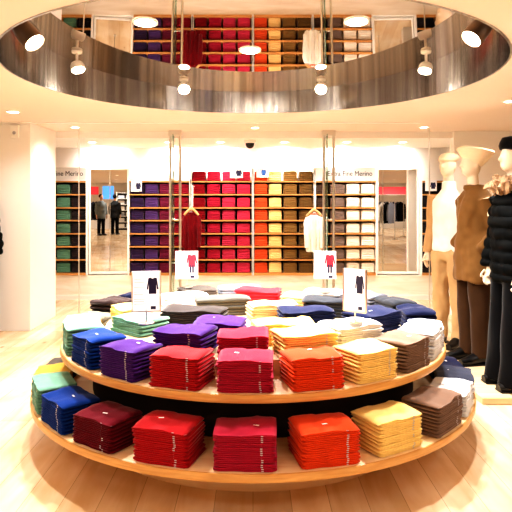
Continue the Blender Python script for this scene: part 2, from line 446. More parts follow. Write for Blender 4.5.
# ------------------------------------------------------------------ folded sweaters
TH = .0185
def sweater_mesh(name, w, d, t, seed, top=False):
    rnd = random.Random(seed)
    bm = bmesh.new()
    nx = 12
    prof = []   # profile in (y, z): fold bulges at front and back
    for half in (0, 1):            # front: two folded layers of cloth
        for k in range(5):
            a = -PI/2 + PI*k/4
            if half and k == 0: continue
            prof.append((-d/2+t*.5-math.cos(a)*t*.5, t*(.25+.5*half)+math.sin(a)*t*.25))
    top_pts = [(-d/2+d*f, t) for f in (.1, .25, .42, .6, .78, .92)]
    back = [(d/2-t*.5+math.cos(a)*t*.5, t/2+math.sin(a)*t/2) for a in (PI/2, PI/4, 0, -PI/4, -PI/2)]
    bot = [(d/2-d*f, 0) for f in (.2, .5, .8)]
    P = prof+top_pts+back+bot
    rows = []
    for i in range(nx+1):
        u = i/nx*2-1
        edge = 1-max(0, (abs(u)-.80)/.20)**2*.6         # rounded sides
        x = u*w/2
        row = []
        wob = noise.noise(Vector((u*1.7+seed*3.1, seed, 0)))*.008
        for (y, z) in P:
            zz = t/2+(z-t/2)*edge+noise.noise(Vector((x*5+seed*2, y*4, 9)))*.0022
            yy = y*(1-(1-edge)*.11)
            xx = x+noise.noise(Vector((y*6+seed, u*2, seed*.7)))*.004
            if y < 0: yy += wob*(-y/(d/2))
            if top and z > t*.6:
                h = noise.noise(Vector((xx*8+seed, yy*8, 1.3)))*.012+noise.noise(Vector((xx*20, yy*20+seed, 4)))*.005
                slump = max(0, -yy/(d/2)-.55)*.018 + max(0, yy/(d/2)-.6)*.012
                zz += h+.003-slump*(z-t*.6)/(t*.4)
                cr = math.exp(-((xx+.02*math.sin(yy*20+seed))/.012)**2)*.003
                zz -= cr
            zz = max(.0002, zz)
            if not top: zz = min(zz, t-.0001)
            row.append(bm.verts.new((xx, yy, zz)))
        rows.append(row)
    m = len(P)
    for a, b in zip(rows, rows[1:]):
        for k in range(m): bm.faces.new([a[k], a[(k+1) % m], b[(k+1) % m], b[k]])
    bm.faces.new(rows[0]); bm.faces.new(rows[-1][::-1])
    bmesh.ops.recalc_face_normals(bm, faces=bm.faces)
    me = bpy.data.meshes.new(name); bm.to_mesh(me); bm.free()
    for p in me.polygons: p.use_smooth = True
    me.materials.append(None)
    return me
SW, SD = .276, .228
VAR = [sweater_mesh('folded_sweater', SW, SD, TH, s) for s in range(5)]
VTOP = [sweater_mesh('folded_sweater', SW, SD, TH, s+20, True) for s in range(4)]
def strip_mesh():
    bm = bmesh.new()
    for k in range(2): add_box(bm, -.005, .005, -.0012, .0, TH*(.14+.5*k), TH*(.36+.5*k), 0)
    me = bpy.data.meshes.new('size_strip'); bm.to_mesh(me); bm.free(); me.materials.append(M['sticker']); return me
STRIP = strip_mesh()
def label_mesh():
    bm = box(-.013, .013, -.005, .005, 0, .0015, 0)
    me = bpy.data.meshes.new('neck_label'); bm.to_mesh(me); bm.free(); me.materials.append(M['card']); return me
NECK = label_mesh()
ORD = ['topmost', 'second', 'third', 'fourth', 'fifth', 'sixth', 'seventh', 'eighth', 'ninth', 'tenth', 'eleventh', 'twelfth', 'thirteenth']
n_sw = 0
PILES = []
def pile(r, ang, z, n, col, desc, rot=None, strip=True, neck=True, w=1, thick=1.0, d=1, free=0):
    a = R_(ang)
    PILES.append(dict(x=TC[0]+r*math.sin(a), y=TC[1]-r*math.cos(a), ra=R_(rot if rot is not None else ang), z=z, n=n, col=col, desc=desc, strip=strip, neck=neck, w=w, thick=thick, d=d, free=free))
def settle(iters=400):
    """push neighbouring piles apart until their footprints no longer overlap"""
    for _ in range(iters):
        moved = False
        for i, p in enumerate(PILES):
            for q in PILES[:i]:
                if abs(p['z']-q['z']) > .15 or not (p['free'] or q['free']): continue
                if p['z'] != q['z'] and abs(p['z']-q['z']) > .2: continue
                dx, dy = p['x']-q['x'], p['y']-q['y']
                if dx*dx+dy*dy > .2: continue
                best = None
                for o in (p, q):
                    for k in (0, 1):
                        ax = (math.cos(o['ra']+k*PI/2), math.sin(o['ra']+k*PI/2))
                        ext = 0
                        for e in (p, q):
                            c, s_ = math.cos(e['ra']), math.sin(e['ra'])
                            ext += (SW*e['w']*1.03+.006)/2*abs(c*ax[0]+s_*ax[1])+(SD*e['d']*1.02+.006)/2*abs(-s_*ax[0]+c*ax[1])
                        pr = dx*ax[0]+dy*ax[1]
                        pen = ext-abs(pr)
                        if best is None or pen < best[0]: best = (pen, ax, 1 if pr >= 0 else -1)
                if best[0] > 0:
                    moved = True
                    fp, fq = p['free'], q['free']; t = fp+fq
                    for o, sgn, f in ((p, 1, fp/t), (q, -1, fq/t)):
                        o['x'] += best[1][0]*best[2]*sgn*best[0]*f*.6; o['y'] += best[1][1]*best[2]*sgn*best[0]*f*.6
        for p in PILES:        # stay on the raised middle
            if p['free'] and p['z'] > ZU+.01:
                rr = math.hypot(p['x']-TC[0], p['y']-TC[1])
                if rr > .925: p['x'] = TC[0]+(p['x']-TC[0])*.925/rr; p['y'] = TC[1]+(p['y']-TC[1])*.925/rr
        if not moved: break
    print('SETTLED', _)
def build_pile(x, y, ra, z, n, col, desc, strip, neck, w, thick, d, free):
    global n_sw
    cx, cy = x, y
    rnd = random.Random(desc)
    lx = ly = 0
    for k in range(n):
        lx += rnd.uniform(-.0018, .0018); ly += rnd.uniform(-.0018, .0018)
        top = k == n-1
        me = rnd.choice(VTOP if top else VAR)
        o = inst('folded_sweater', me, FAB[col])
        o.location = (cx+lx+rnd.uniform(-.0025, .0025), cy+ly+rnd.uniform(-.0025, .0025), z+.0016+k*(TH+.00005)*thick)
        o.rotation_euler = (0, 0, ra+rnd.uniform(-.02, .02))
        o.scale = (w*rnd.uniform(.965, 1.015), d*rnd.uniform(.97, 1.01), thick)
        i = n-1-k
        tag(o, f"{ORD[i]} folded sweater {'of' if i == 0 else 'down in'} the {desc}", 'sweater', f"sweaters in the {desc}")
        n_sw += 1
        if strip:
            s = inst('size_strip', STRIP, None, o); s.location = (.075, -SD/2+.0012, 0); s['label'] = 'clear dotted size strip'
        if top and neck and rnd.random() < .7:
            s = inst('neck_label', NECK, None, o); s.location = (rnd.uniform(-.05, .05), rnd.uniform(-.04, .05), TH+.006)
            s.rotation_euler = (0, 0, rnd.uniform(-.4, .4)); s['label'] = 'small white neck label'

# lower tier, going round from the pillar side to the mannequins
LR = 1.35
for ang, n, col, desc in (
    (-90, 4, 'dusk grey', 'dusk grey lower-tier stack behind the mustard one'),
    (-77, 6, 'mustard', 'mustard lower-tier stack'),
    (-63, 8, 'mint', 'mint lower-tier stack'),
    (-48.5, 8, 'blue', 'blue lower-tier stack'),
    (-33.5, 8, 'maroon', 'maroon lower-tier stack'),
    (-17.3, 9, 'red', 'red lower-tier stack'),
    (-1.4, 9, 'crimson', 'crimson lower-tier stack'),
    (14.4, 9, 'orange', 'orange lower-tier stack'),
    (30, 9, 'cream', 'cream lower-tier stack'),
    (46.5, 9, 'taupe', 'taupe lower-tier stack'),
    (61, 7, 'pale grey', 'pale grey lower-tier stack'),
    (75, 6, 'slate', 'slate lower-tier stack'),
    (88, 5, 'deep navy', 'deep navy lower-tier stack near the mannequins')):
    pile(LR, ang, ZL, n, col, desc, w=1.05 if abs(ang) < 40 else 1.12)
# upper tier, outer ring
UR = 1.172
for ang, n, col, desc in (
    (-125, 5, 'midnight navy', 'midnight navy stack behind the dark brown one'),
    (-110, 5, 'dark brown', 'dark brown stack at the far rim'),
    (-95, 3, 'sage grey', 'low sage grey stack behind the yellow one'),
    (-80.7, 7, 'yellow', 'yellow stack behind the mint rim stack'),
    (-66, 8, 'mint', 'mint upper-tier stack at the rim'),
    (-50, 8, 'blue', 'blue upper-tier stack'),
    (-34, 8, 'purple', 'purple stack at the upper rim'),
    (-18, 8, 'red', 'red upper-tier stack'),
    (-1.8, 8, 'crimson', 'crimson stack at the upper rim'),
    (14.6, 8, 'orange', 'orange upper-tier stack'),
    (30.5, 8, 'cream', 'cream stack at the upper rim'),
    (46, 8, 'taupe', 'taupe upper-tier stack'),
    (60.5, 8, 'pale grey', 'pale grey stack at the upper rim'),
    (76, 6, 'silver grey', 'silver grey stack behind the pale grey one'),
    (92, 5, 'midnight navy', 'midnight navy stack near the mannequins'),
    (109, 5, 'charcoal', 'charcoal stack at the far rim'),
    (126, 5, 'mid grey', 'mid grey stack behind the tall sign')):
    if n: pile(UR, ang, ZU, n, col, desc, strip=abs(ang) < 70, thick=1.08 if abs(ang) < 90 else 1.7)
# upper tier, on the raised middle
ZM = ZU+RZ
for px, py, n, col, desc, rot, w in (
    (146, 315, 4, 'mint', 'mint stack under the sweater sign', -40, 1.15),
    (131, 306, 4, 'cream', 'cream stack behind the mint ones', -60, 1.0),
    (188, 332, 5, 'purple', 'purple stack behind the red upper-tier stack', -22, 1.1),
    (224, 321, 5, 'purple', 'innermost purple stack', -8, 1.1),
    (249, 334, 5, 'crimson', 'crimson stack behind the rim one', 0, 1.0),
    (307, 334, 5, 'cream', 'cream stack behind the orange upper-tier stack', 16, 1.15),
    (284, 322, 5, 'yellow', 'yellow stack in the table middle', 10, 1.3),
    (351, 325, 5, 'white', 'white stack under the tilted sign', 26, 1.15),
    (309, 308, 5, 'navy', 'navy stack in the table middle', 8, 1.3),
    (360, 310, 5, 'navy', 'navy stack behind the white one', 35, 1.2),
    (274, 304, 5, 'beige', 'beige stack in the table middle', 12, 1.2),
    (299, 292, 4, 'sand', 'sand stack behind the beige one', 160, 1.1),
    (267, 289, 5, 'coral red', 'coral red stack', 168, 1.3),
    (333, 291, 4, 'silver grey', 'silver grey stack under the smaller sign', 150, 1.15),
    (326, 298, 5, 'charcoal', 'charcoal stack behind the navy one', 170, 1.2),
    (222, 297, 5, 'olive grey', 'olive grey stack in the table middle', -170, 1.45),
    (236, 287, 4, 'blue grey', 'blue grey stack behind the olive grey one', -170, 1.3),
    (190, 309, 5, 'ash brown', 'ash brown stack in the table middle', -12, 1.5),
    (184, 294, 4, 'white', 'white stack behind the ash brown one', -160, 1.3),
    (196, 286, 4, 'dusk grey', 'dusk grey stack at the far side', -160, 1.1)):
    zt = ZM+n*TH*1.3
    Y = (EYE-zt)*560/(py-200); X = (px-253)/560*Y
    dx, dy = X-TC[0], Y-TC[1]
    pile(math.hypot(dx, dy), math.degrees(math.atan2(dx, -dy)), ZM, n, col, desc, rot=rot, strip=py > 325, neck=py > 300, w=w, d=1.05, thick=1.3, free=1)
settle()
for p in PILES: build_pile(**p)
print('SWEATERS', n_sw)

# ------------------------------------------------------------------ sign holders on the table
def sweater_shape(w, h):
    """flat outline of a knitted jumper"""
    return [(-.2*w, h), (-.06*w, .93*h), (.06*w, .93*h), (.2*w, h), (.38*w, .94*h), (.52*w, .3*h), (.40*w, .27*h), (.33*w, .6*h), (.33*w, .02*h), (-.33*w, .02*h), (-.33*w, .6*h), (-.40*w, .27*h), (-.52*w, .3*h), (-.38*w, .94*h)]
def flat(bm, pts, y, x0=0, z0=0):
    vs = [bm.verts.new((x0+x, y, z0+z)) for x, z in pts]
    bm.faces.new(vs)
def sign(px0, px1, py0, py1, Y, zbase, label, rz, pic, pic_box, cardname='card', edge=True):
    c = at((px0+px1)/2, (py0+py1)/2, Y)
    w = (px1-px0)/560*Y/max(.4, math.cos(rz)); h = (py1-py0)/560*Y
    t = empty('sign_holder', (c.x, c.y, zbase), rz); tag(t, label, 'sign', 'sign holders on the table')
    zc = c.z-zbase
    obj('base', lathe([(0, 0), (.05, 0), (.05, .006), (.008, .01), (0, .01)], 32), M['chrome'], t)
    bm = bmesh.new(); tube(bm, [(0, .004, .006), (0, .004, zc-h/2+.02)], .0045, 10); obj('pole', bm, M['chrome'], t)
    cd = obj('card', box(-w/2, w/2, -.003, .003, zc-h/2, zc+h/2, .0008), M['sign_card'], t, smooth=False)
    fr = bmesh.new()
    for s in (-1, 1): add_box(fr, s*w/2-.004, s*w/2+.004, -.005, .005, zc-h/2-.003, zc+h/2)
    add_box(fr, -w/2, w/2, -.005, .005, zc-h/2-.006, zc-h/2+.002)
    if edge: obj('card_frame', fr, M['chrome'], t, smooth=False)
    else: fr.free()
    bx0, bx1, bz0, bz1 = pic_box
    bm = bmesh.new(); flat(bm, sweater_shape((bx1-bx0)*w*1.15, (bz1-bz0)*h), -.0036, (bx0+bx1)/2*w-w/2, zc-h/2+bz0*h); obj('printed_sweater', bm, M[pic], cd, smooth=False)
    if pic == 'print_red':
        bm = bmesh.new()
        for s in (-1, 1): add_box(bm, (bx0+bx1)/2*w-w/2+s*.028*w*2-.04*w, (bx0+bx1)/2*w-w/2+s*.028*w*2+.04*w, -.0036, -.0034, zc-h/2+(bz0-.2)*h, zc-h/2+(bz0+.1)*h)
        obj('printed_trousers', bm, M['print_navy'], cd, smooth=False)
    bm = bmesh.new(); add_box(bm, .16*w, .34*w, -.0036, -.0033, zc-h/2+.04*h, zc-h/2+.12*h); obj('printed_logo', bm, M['print_navy'], cd, smooth=False)
    if pic == 'print_navy':
        bm = bmesh.new()
        for f, l in ((.88, .34), (.80, .26), (.72, .36), (.60, .4), (.48, .3), (.42, .33), (.30, .4), (.24, .36), (.18, .42)):
            add_box(bm, -w/2+.07*w, -w/2+(.07+l)*w, -.0036, -.0033, zc-h/2+f*h-.0022, zc-h/2+f*h+.0022)
        obj('printed_text', bm, M['ink_pale'], cd, smooth=False)
    return t
sign(132.5, 160, 271, 311, 3.35, ZM+4*TH*1.3+.014, 'tall white sign with dark sweater picture above mint sweaters', R_(8), 'print_navy', (.55, .9, .42, .84))
sign(345, 364.5, 269, 311, 3.28, ZM+5*TH*1.3+.014, 'narrow turned sign with navy sweater picture above white sweaters', R_(-38), 'print_navy', (.56, .9, .42, .86))
sign(175.5, 198, 251, 279, 4.75, ZM+4*TH*1.3+.014, 'white sign with red sweater picture above the dusk grey sweaters', R_(6), 'print_red', (.52, .92, .42, .88), edge=False)
sign(314, 336, 251, 279, 4.45, ZM+4*TH*1.3+.014, 'white sign with red sweater picture above the silver grey sweaters', R_(-6), 'print_red', (.52, .92, .42, .88), edge=False)

# ------------------------------------------------------------------ wall shelving
S = YS/560.
def wx(px): return (px-253)*S
def wz(py): return EYE+(200-py)*S
PLANK = [181, 194, 207.3, 220, 233.2, 246.2, 259.4, 273]
def pile_wall_mesh(name, w, d, h, seed, layers=5):
    rnd = random.Random(seed)
    bm = bmesh.new(); nx = 6
    prof = []
    for L in range(layers):
        z0 = h*L/layers; t = h/layers
        for f, o in ((.04, .006), (.25, .001), (.5, 0), (.75, .001), (.96, .006)):
            prof.append((-d/2+o+rnd.uniform(-.003, .003), z0+t*f))
    prof += [(-d/4, h*1.0), (d/4, h*1.0), (d/2, h*.97), (d/2, 0)]
    rows = []
    for i in range(nx+1):
        u = i/nx*2-1
        row = []
        for (y, z) in prof:
            row.append(bm.verts.new((u*w/2*(1-.03*noise.noise(Vector((z*60, y*3, seed)))), y+abs(u)**4*.012*(1 if y < 0 else -1), z*(1-.05*max(0, abs(u)-.7)/.3*(z/h)))))
        rows.append(row)
    m = len(prof)
    for a, b in zip(rows, rows[1:]):
        for k in range(m): bm.faces.new([a[k], a[(k+1) % m], b[(k+1) % m], b[k]])
    bm.faces.new(rows[0]); bm.faces.new(rows[-1])
    bmesh.ops.recalc_face_normals(bm, faces=bm.faces)
    me = bpy.data.meshes.new(name); bm.to_mesh(me); bm.free()
    for p in me.polygons: p.use_smooth = True
    try: me.set_sharp_from_angle(angle=R_(60))
    except Exception: pass
    me.materials.append(None)
    return me
PH = 10.2*S
PM = [pile_wall_mesh('sweater_pile', 1, .26, PH, s) for s in range(4)]
WCOL = {'forest green': (104, 146, 122), 'charcoal': (58, 48, 48), 'black': (40, 34, 36), 'dark purple': (64, 46, 82), 'violet': (92, 62, 116), 'plum': (116, 38, 66), 'wine': (140, 28, 46),
        'dark red': (132, 14, 28), 'crimson': (172, 38, 64), 'raspberry': (188, 58, 88), 'rose red': (196, 58, 86), 'orange': (222, 92, 50), 'cream': (248, 212, 146), 'olive brown': (140, 108, 62), 'brown': (116, 88, 50),
        'umber': (84, 66, 56), 'taupe': (134, 116, 106), 'ivory': (246, 236, 220), 'off-white': (248, 240, 228), 'jet black': (34, 30, 32), 'dark slate': (56, 50, 54)}
WF = {k: fabric('wall_knit_'+k.replace(' ', '_').replace('-', '_'), tuple(c*(.97 if min(v) > 200 else .95) for c in v), var=.08) for k, v in WCOL.items()}
YP = YS+.155
def shelf_bay(x0, x1, name, cols, top_row, header=None, first=0):
    t = empty('wall_shelf', (wx((x0+x1)/2), YS+.17, wz(275.5))); tag(t, f'wall shelf bay holding {name} sweaters', 'shelf', 'wall shelf bays')
    ox, oy, oz = t.location
    X0, X1 = wx(x0), wx(x1)
    def P(nm, a, b, c, d, e, f, mat): return obj(nm, box(a-ox, b-ox, c-oy, d-oy, e-oz, f-oz), mat, t, smooth=False)
    ztop = wz(168 if (top_row or header) else 178)
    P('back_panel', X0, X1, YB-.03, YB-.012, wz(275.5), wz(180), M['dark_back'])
    P('upright', X0-.012, X0+.012, YS, YB-.012, wz(275.5), ztop, M['white'])
    P('upright', X1-.012, X1+.012, YS, YB-.012, wz(275.5), ztop, M['white'])
    for py in PLANK:
        th = .02 if py < 272 else .036
        P('shelf_board', X0+.012, X1-.012, YS, YB-.03, wz(py)-th, wz(py), M['shelf_wood'])
    if header:
        h = P('header_panel', X0+.012, X1-.012, YS-.002, YS+.012, wz(180), wz(167.5), M['header_panel'])
        cu = bpy.data.curves.new('header_text', 'FONT'); cu.body = 'Extra Fine Merino'; cu.size = .105; cu.extrude = .001
        cu.align_x = 'CENTER'; cu.align_y = 'CENTER'; cu.offset = 0
        tmp = bpy.data.objects.new('tmp', cu); C.objects.link(tmp)
        dg = bpy.context.evaluated_depsgraph_get(); dg.update()
        tme = bpy.data.meshes.new_from_object(tmp.evaluated_get(dg)); bpy.data.objects.remove(tmp)
        to = bpy.data.objects.new('header_text', tme); C.objects.link(to)
        to.parent = h; to.location = ((X0+X1)/2-ox+header, YS-.006-oy, (wz(180)+wz(167.5))/2-oz); to.rotation_euler = (PI/2, 0, 0)
        to.scale = (.88, 1, 1)
        tme.materials.clear(); tme.materials.append(M['header_ink'])
    # the folded piles
    for r in range(-1 if top_row else 0, 7):
        z = wz(PLANK[r+1]) if r >= 0 else wz(PLANK[0])
        rn = 'on the very top' if r < 0 else f'on the {["upper","second","third","fourth","fifth","sixth","bottom"][r]} shelf'
        for (a, b, col) in cols:
            o = inst('sweater_pile', PM[(r*3+int(a)) % 4], WF[col])
            o.location = ((wx(a)+wx(b))/2, YP-.0, z+.001)
            o.scale = ((b-a)*S*random.uniform(.97, 1.0), 1, random.uniform(.93, 1.0))
            tag(o, f'{col} folded sweaters {rn} of the {name} bay', 'sweater pile', f'sweater piles in the {name} bay')
    return t
shelf_bay(38, 86.5, 'green and black', [(41, 54, 'forest green'), (56, 69, 'forest green'), (70.5, 77, 'charcoal'), (78, 85, 'black')][1:], False, header=-.022)
shelf_bay(128.5, 190, 'purple', [(130, 143, 'dark purple'), (144.5, 157.5, 'violet'), (159, 172, 'plum'), (174, 188, 'wine')], False)
shelf_bay(190.6, 252.6, 'crimson', [(192.5, 205, 'dark red'), (207, 220, 'crimson'), (222, 235, 'raspberry'), (237, 250, 'rose red')], True)
shelf_bay(253.2, 314.6, 'orange and brown', [(254.6, 267.4, 'orange'), (269, 281.6, 'cream'), (283.8, 297, 'olive brown'), (299.5, 313, 'brown')], True)
shelf_bay(315.2, 376.6, 'ivory', [(317, 328.5, 'umber'), (331, 345, 'taupe'), (347, 360, 'ivory'), (362, 375, 'off-white')], False, header=.06)
shelf_bay(421.5, 462, 'black', [(423, 431, 'dark slate'), (432.5, 441, 'jet black'), (443, 460, 'black')], False)

# size cards on the shelves
def shelf_card(px0, px1, py0, py1, label, mark):
    x0, x1, z0, z1 = wx(px0), wx(px1), wz(py1), wz(py0)
    t = empty('shelf_card', ((x0+x1)/2, YS-.012, z0)); tag(t, label, 'card', 'little white cards on the wall shelves')
    w, h = x1-x0, z1-z0
    obj('card', box(-w/2, w/2, -.003, .003, 0, h), M['card'], t, smooth=False)
    bm = bmesh.new(); flat(bm, sweater_shape(w*.5, h*.62), -.0036, w*.18, h*.2); obj('printed_sweater', bm, mark, t, smooth=False)
    obj('clip', box(-w*.2, w*.2, .003, .012, -.004, .03), M['white'], t, smooth=False)
shelf_card(131, 142, 181, 191.5, 'white picture card at the top of the purple bay', M['print_navy'])
shelf_card(230, 243, 168.5, 178, 'white picture card on top of the crimson bay', M['print_navy'])
shelf_card(256.5, 267, 168, 177.5, 'white and blue picture card on top of the orange bay', plain('printed_blue', (60, 110, 190), .7))
shelf_card(425, 436.5, 180.5, 191, 'white picture card at the top of the black bay', M['print_navy'])

# dressing mirrors
def dressing_mirror(px0, px1, phi, label):
    x0, x1 = wx(px0), wx(px1); w = x1-x0; z0, z1 = wz(274.5), wz(167.5); h = z1-z0
    t = empty('dressing_mirror', ((x0+x1)/2, YS+.10, z0), phi); tag(t, label, 'mirror', 'dressing mirrors between the shelf bays')
    obj('mirror_glass', box(-w/2+.02, w/2-.02, -.018, -.012, .03, h-.03), M['mirror'], t, smooth=False)
    obj('backing', box(-w/2+.012, w/2-.012, -.012, .02, .01, h-.01), M['white'], t, smooth=False)
    bm = bmesh.new()
    for s in (-1, 1): add_box(bm, s*(w/2-.012)-.014, s*(w/2-.012)+.014, -.03, .02, 0, h, .003)
    add_box(bm, -w/2+.02, w/2-.02, -.03, .02, 0, .035, .003); add_box(bm, -w/2+.02, w/2-.02, -.03, .02, h-.03, h, .003)
    obj('frame', bm, M['white'], t, smooth=False)
dressing_mirror(87.8, 127.4, R_(7), 'tall white framed mirror between the green bay and the purple bay')
dressing_mirror(378, 420, R_(-2), 'tall white framed mirror between the ivory bay and the black bay')

# ------------------------------------------------------------------ posts in front of the alcove
def post(px, label):
    Y = 7.12
    x = (px-253)/560*Y
    t = empty('display_post', (x, Y, 0)); tag(t, label, 'post', 'chrome posts in front of the alcove')
    for s in (-1, 1):
        bm = bmesh.new(); tube(bm, [(s*.062, 0, .012), (s*.062, 0, HC-.01)], .017, 14); obj('pole', bm, M['chrome'], t)
    obj('glass_fin', box(-.03, -.018, -.04, .04, .03, HC-.05), M['glass'], t, smooth=False)
    bm = box(-.10, .10, -.04, .04, 0, .012, .003); obj('base_plate', bm, M['chrome'], t, smooth=False)
    bm = box(-.085, .085, -.03, .03, HC-.07, HC-.002, .004); obj('ceiling_plate', bm, M['chrome'], t, smooth=False)
    bm = bmesh.new()
    for z in (.7, 1.25, 1.75):
        tube(bm, [(-.062, 0, z), (.062, 0, z)], .009, 10)
    obj('rung', bm, M['chrome'], t)
post(175.3, 'twin chrome post in front of the purple bay')
post(328.7, 'twin chrome post in front of the ivory bay')
for px, what in ((79, 'the green bay'), (429.5, 'the black bay')):
    Y = 7.0; x = (px-253)/560*Y
    bm = bmesh.new(); tube(bm, [(x, Y, 0.0), (x, Y, HC)], .008, 12); lathe([(0, 0), (.03, 0), (.03, .008), (.009, .012)], 24, bm, (x, Y, 0))
    tag(obj('slim_pole', bm, M['chrome']), 'slim chrome pole in front of '+what, 'pole', 'slim poles in front of the alcove')

# dome camera
t = empty('dome_camera', at(250, 139, 7.6)); t.location.z = 2.314
tag(t, 'dark dome security camera under the alcove ceiling', 'camera')
obj('mount', lathe([(0, 0), (.085, 0), (.085, -.03), (.07, -.045), (0, -.045)], 40), M['white'], t)
obj('dome', lathe([(.062, -.045), (.06, -.07), (.048, -.095), (.026, -.112), (0, -.117)], 40), M['black'], t)
# wall speaker by the pillar top
p = at(14, 131, 6.36)
t = empty('wall_sensor', (p.x, 6.41, p.z)); tag(t, 'small white alarm box high on the pillar', 'sensor')
obj('housing', box(-.05, .05, -.05, 0, -.07, .07, .008), M['white'], t, smooth=False)
obj('lens', lathe([(0, .006), (.016, .004), (.02, 0), (0, 0)], 20), M['ink_pale'], t).matrix_local = Matrix.Translation((0, -.05, -.02)) @ Matrix.Rotation(PI/2, 4, 'X')

# ------------------------------------------------------------------ garments hanging in front of the shelves
def hanging(px, pytop, pybot, Y, w, label, mat, rodtop, open_front=None, hlabel='', rot=0):
    c = at(px, pytop, Y); zb = at(px, pybot, Y).z; h = c.z-zb
    # hanger
    g = empty('coat_hanger', (c.x, c.y, c.z), rot); tag(g, hlabel, 'hanger', 'wooden hangers in front of the shelves')
    bm = bmesh.new()
    tube(bm, [(-w*.40, -.02, -.045), (-w*.2, -.02, .012), (0, -.02, .05), (w*.2, -.02, .012), (w*.40, -.02, -.045)], [(.016, .01), (.02, .012), (.026, .012), (.02, .012), (.016, .01)], 10)
    obj('hanger_arm', bm, M['hanger'], g)
    bm = bmesh.new(); tube(bm, [(0, -.02, .05), (0, -.01, .075), (.012, 0, .09), (.022, 0, .075)], .003, 8); obj('hook', bm, M['chrome'], g)
    # sweater
    t = empty('hanging_sweater', (c.x, c.y, zb), rot); tag(t, label, 'sweater', 'sweaters hanging in front of the shelves')
    bm = bmesh.new()
    tube(bm, [(0, 0, 0), (0, 0, h*.3), (0, 0, h*.62), (0, 0, h*.82), (0, 0, h*.92), (0, 0, h*.97)], [(w*.42, .05), (w*.38, .05), (w*.36, .055), (w*.38, .05), (w*.33, .042), (w*.12, .035)], 24)
    for s in (-1, 1):
        tube(bm, [(s*w*.30, 0, h*.89), (s*w*.40, -.01, h*.72), (s*w*.42, -.03, h*.45), (s*w*.42, -.04, h*.1)], [.04, .043, .037, .028], 14)
    bm = fuse(bm, .011, 5)
    for v in bm.verts:     # soft vertical folds
        v.co.y += math.sin(v.co.x*95+v.co.z*3)*.014*(1-v.co.z/h*.6)
    ruffle(bm, .008, 9, 3)
    obj('knit_body', bm, mat, t)
    bm = bmesh.new(); lathe([(.055, 0), (.06, .012), (.052, .02), (.048, .0)], 24, bm, (0, 0, h*.955)); obj('collar', bm, mat if not open_front else open_front, t)
    if open_front:
        bm = bmesh.new(); tube(bm, [(0, -.058, h*.03), (0, -.066, h*.5), (0, -.052, h*.9)], [(.012, .006)]*3, 10); obj('button_band', bm, mat, t)
    # rod the hanger hangs from
    zr = at(px, rodtop, Y).z
    bm = bmesh.new(); tube(bm, [(c.x+.018, c.y, c.z+.085), (c.x+.018, c.y, zr), (c.x+.018, YS+.03, zr)], .007, 10)
    tag(obj('hanging_rod', bm, M['white']), 'white rod carrying the '+label.split(' hanging')[0], 'rod', 'white hanging rods on the shelves')
hanging(191.5, 212, 251.5, 8.20, .265, 'dark red knitted sweater hanging in front of the crimson bay', fabric('hung_red', (112, 10, 20)), 186, hlabel='wooden hanger holding the dark red sweater')
hanging(314, 213, 252, 8.20, .28, 'white cardigan hanging in front of the orange and brown bay', fabric('hung_white', (248, 238, 226)), 186, open_front=fabric('hung_trim', (214, 120, 96)), hlabel='wooden hanger holding the white cardigan')

# ------------------------------------------------------------------ mannequins
SKIN = M['mannequin']
def finger_set(bm, wrist, s, down=(0, 0, -1), fwd=(0, -1, 0)):
    """palm, four fingers and a thumb; s=+1/-1 side; relaxed curl towards fwd"""
    w = Vector(wrist); d = Vector(down).normalized(); f = Vector(fwd).normalized(); l = d.cross(f)
    tube(bm, [w, w+d*.03, w+d*.085], [(.024, .017), (.036, .016), (.038, .014)], 12)
    for k, (o, ln) in enumerate(((-.027, .07), (-.009, .08), (.009, .075), (.027, .058))):
        b = w+d*.08+f*o
        inn = Vector((-s, 0, 0))
        tube(bm, [b, b+d*ln*.4+inn*.004, b+d*ln*.75+inn*.016, b+d*ln*.95+inn*.03], [.0095, .009, .008, .007], 8)
    b = w+d*.03+f*.03
    tube(bm, [b, b+d*.03+f*.022, b+d*.062+f*.024], [.012, .01, .008], 8)
def mannequin_body(arms):
    bm = bmesh.new()
    tube(bm, [(0, .0, .86), (0, 0, 1.0), (0, 0, 1.12), (0, -.01, 1.3), (0, 0, 1.42), (0, .005, 1.48), (0, 0, 1.52)],
         [(.15, .095), (.145, .09), (.12, .085), (.15, .1), (.15, .085), (.075, .06), (.055, .055)], 20)
    tube(bm, [(0, 0, 1.48), (0, -.005, 1.56), (0, -.015, 1.64)], [.058, .05, .05], 16)
    ball(bm, (0, -.025, 1.715), .073, .092, .115)
    ball(bm, (0, -.055, 1.665), .048, .06, .055)                       # jaw
    tube(bm, [(0, -.105, 1.735), (0, -.128, 1.70), (0, -.112, 1.692)], [.012, .015, .01], 10)   # nose
    for s in (-1, 1):
        ball(bm, (s*.072, -.015, 1.71), .012, .022, .032, 12)           # ears
        tube(bm, [(s*.075, 0, .92), (s*.09, -.01, .7), (s*.095, 0, .48), (s*.1, .015, .28), (s*.1, .02, .09)], [.085, .078, .052, .05, .035], 16)
        tube(bm, [(s*.1, .035, .05), (s*.103, -.03, .045), (s*.108, -.13, .03), (s*.108, -.18, .025)], [(.034, .034), (.038, .036), (.042, .026), (.03, .018)], 14)
    for s, pts in arms.items():
        tube(bm, pts, [.05, .046, .038, .034, .025], 14)
        d = (Vector(pts[-1])-Vector(pts[-2])).normalized()
        finger_set(bm, pts[-1], s, d, (0, -1, 0) if abs(d.y) < .7 else (0, 0, 1))
    return fuse(bm, .0075, 3)
def arm(s, spread=.0, fwd=0.0, bend=.0):
    return [(s*.165, 0, 1.41), (s*(.205+spread*.4), .01, 1.26), (s*(.225+spread), .02, 1.12), (s*(.225+spread), -.03-bend*.5-fwd*.5, 1.0), (s*(.22+spread*.6), -.06-bend-fwd, .88)]
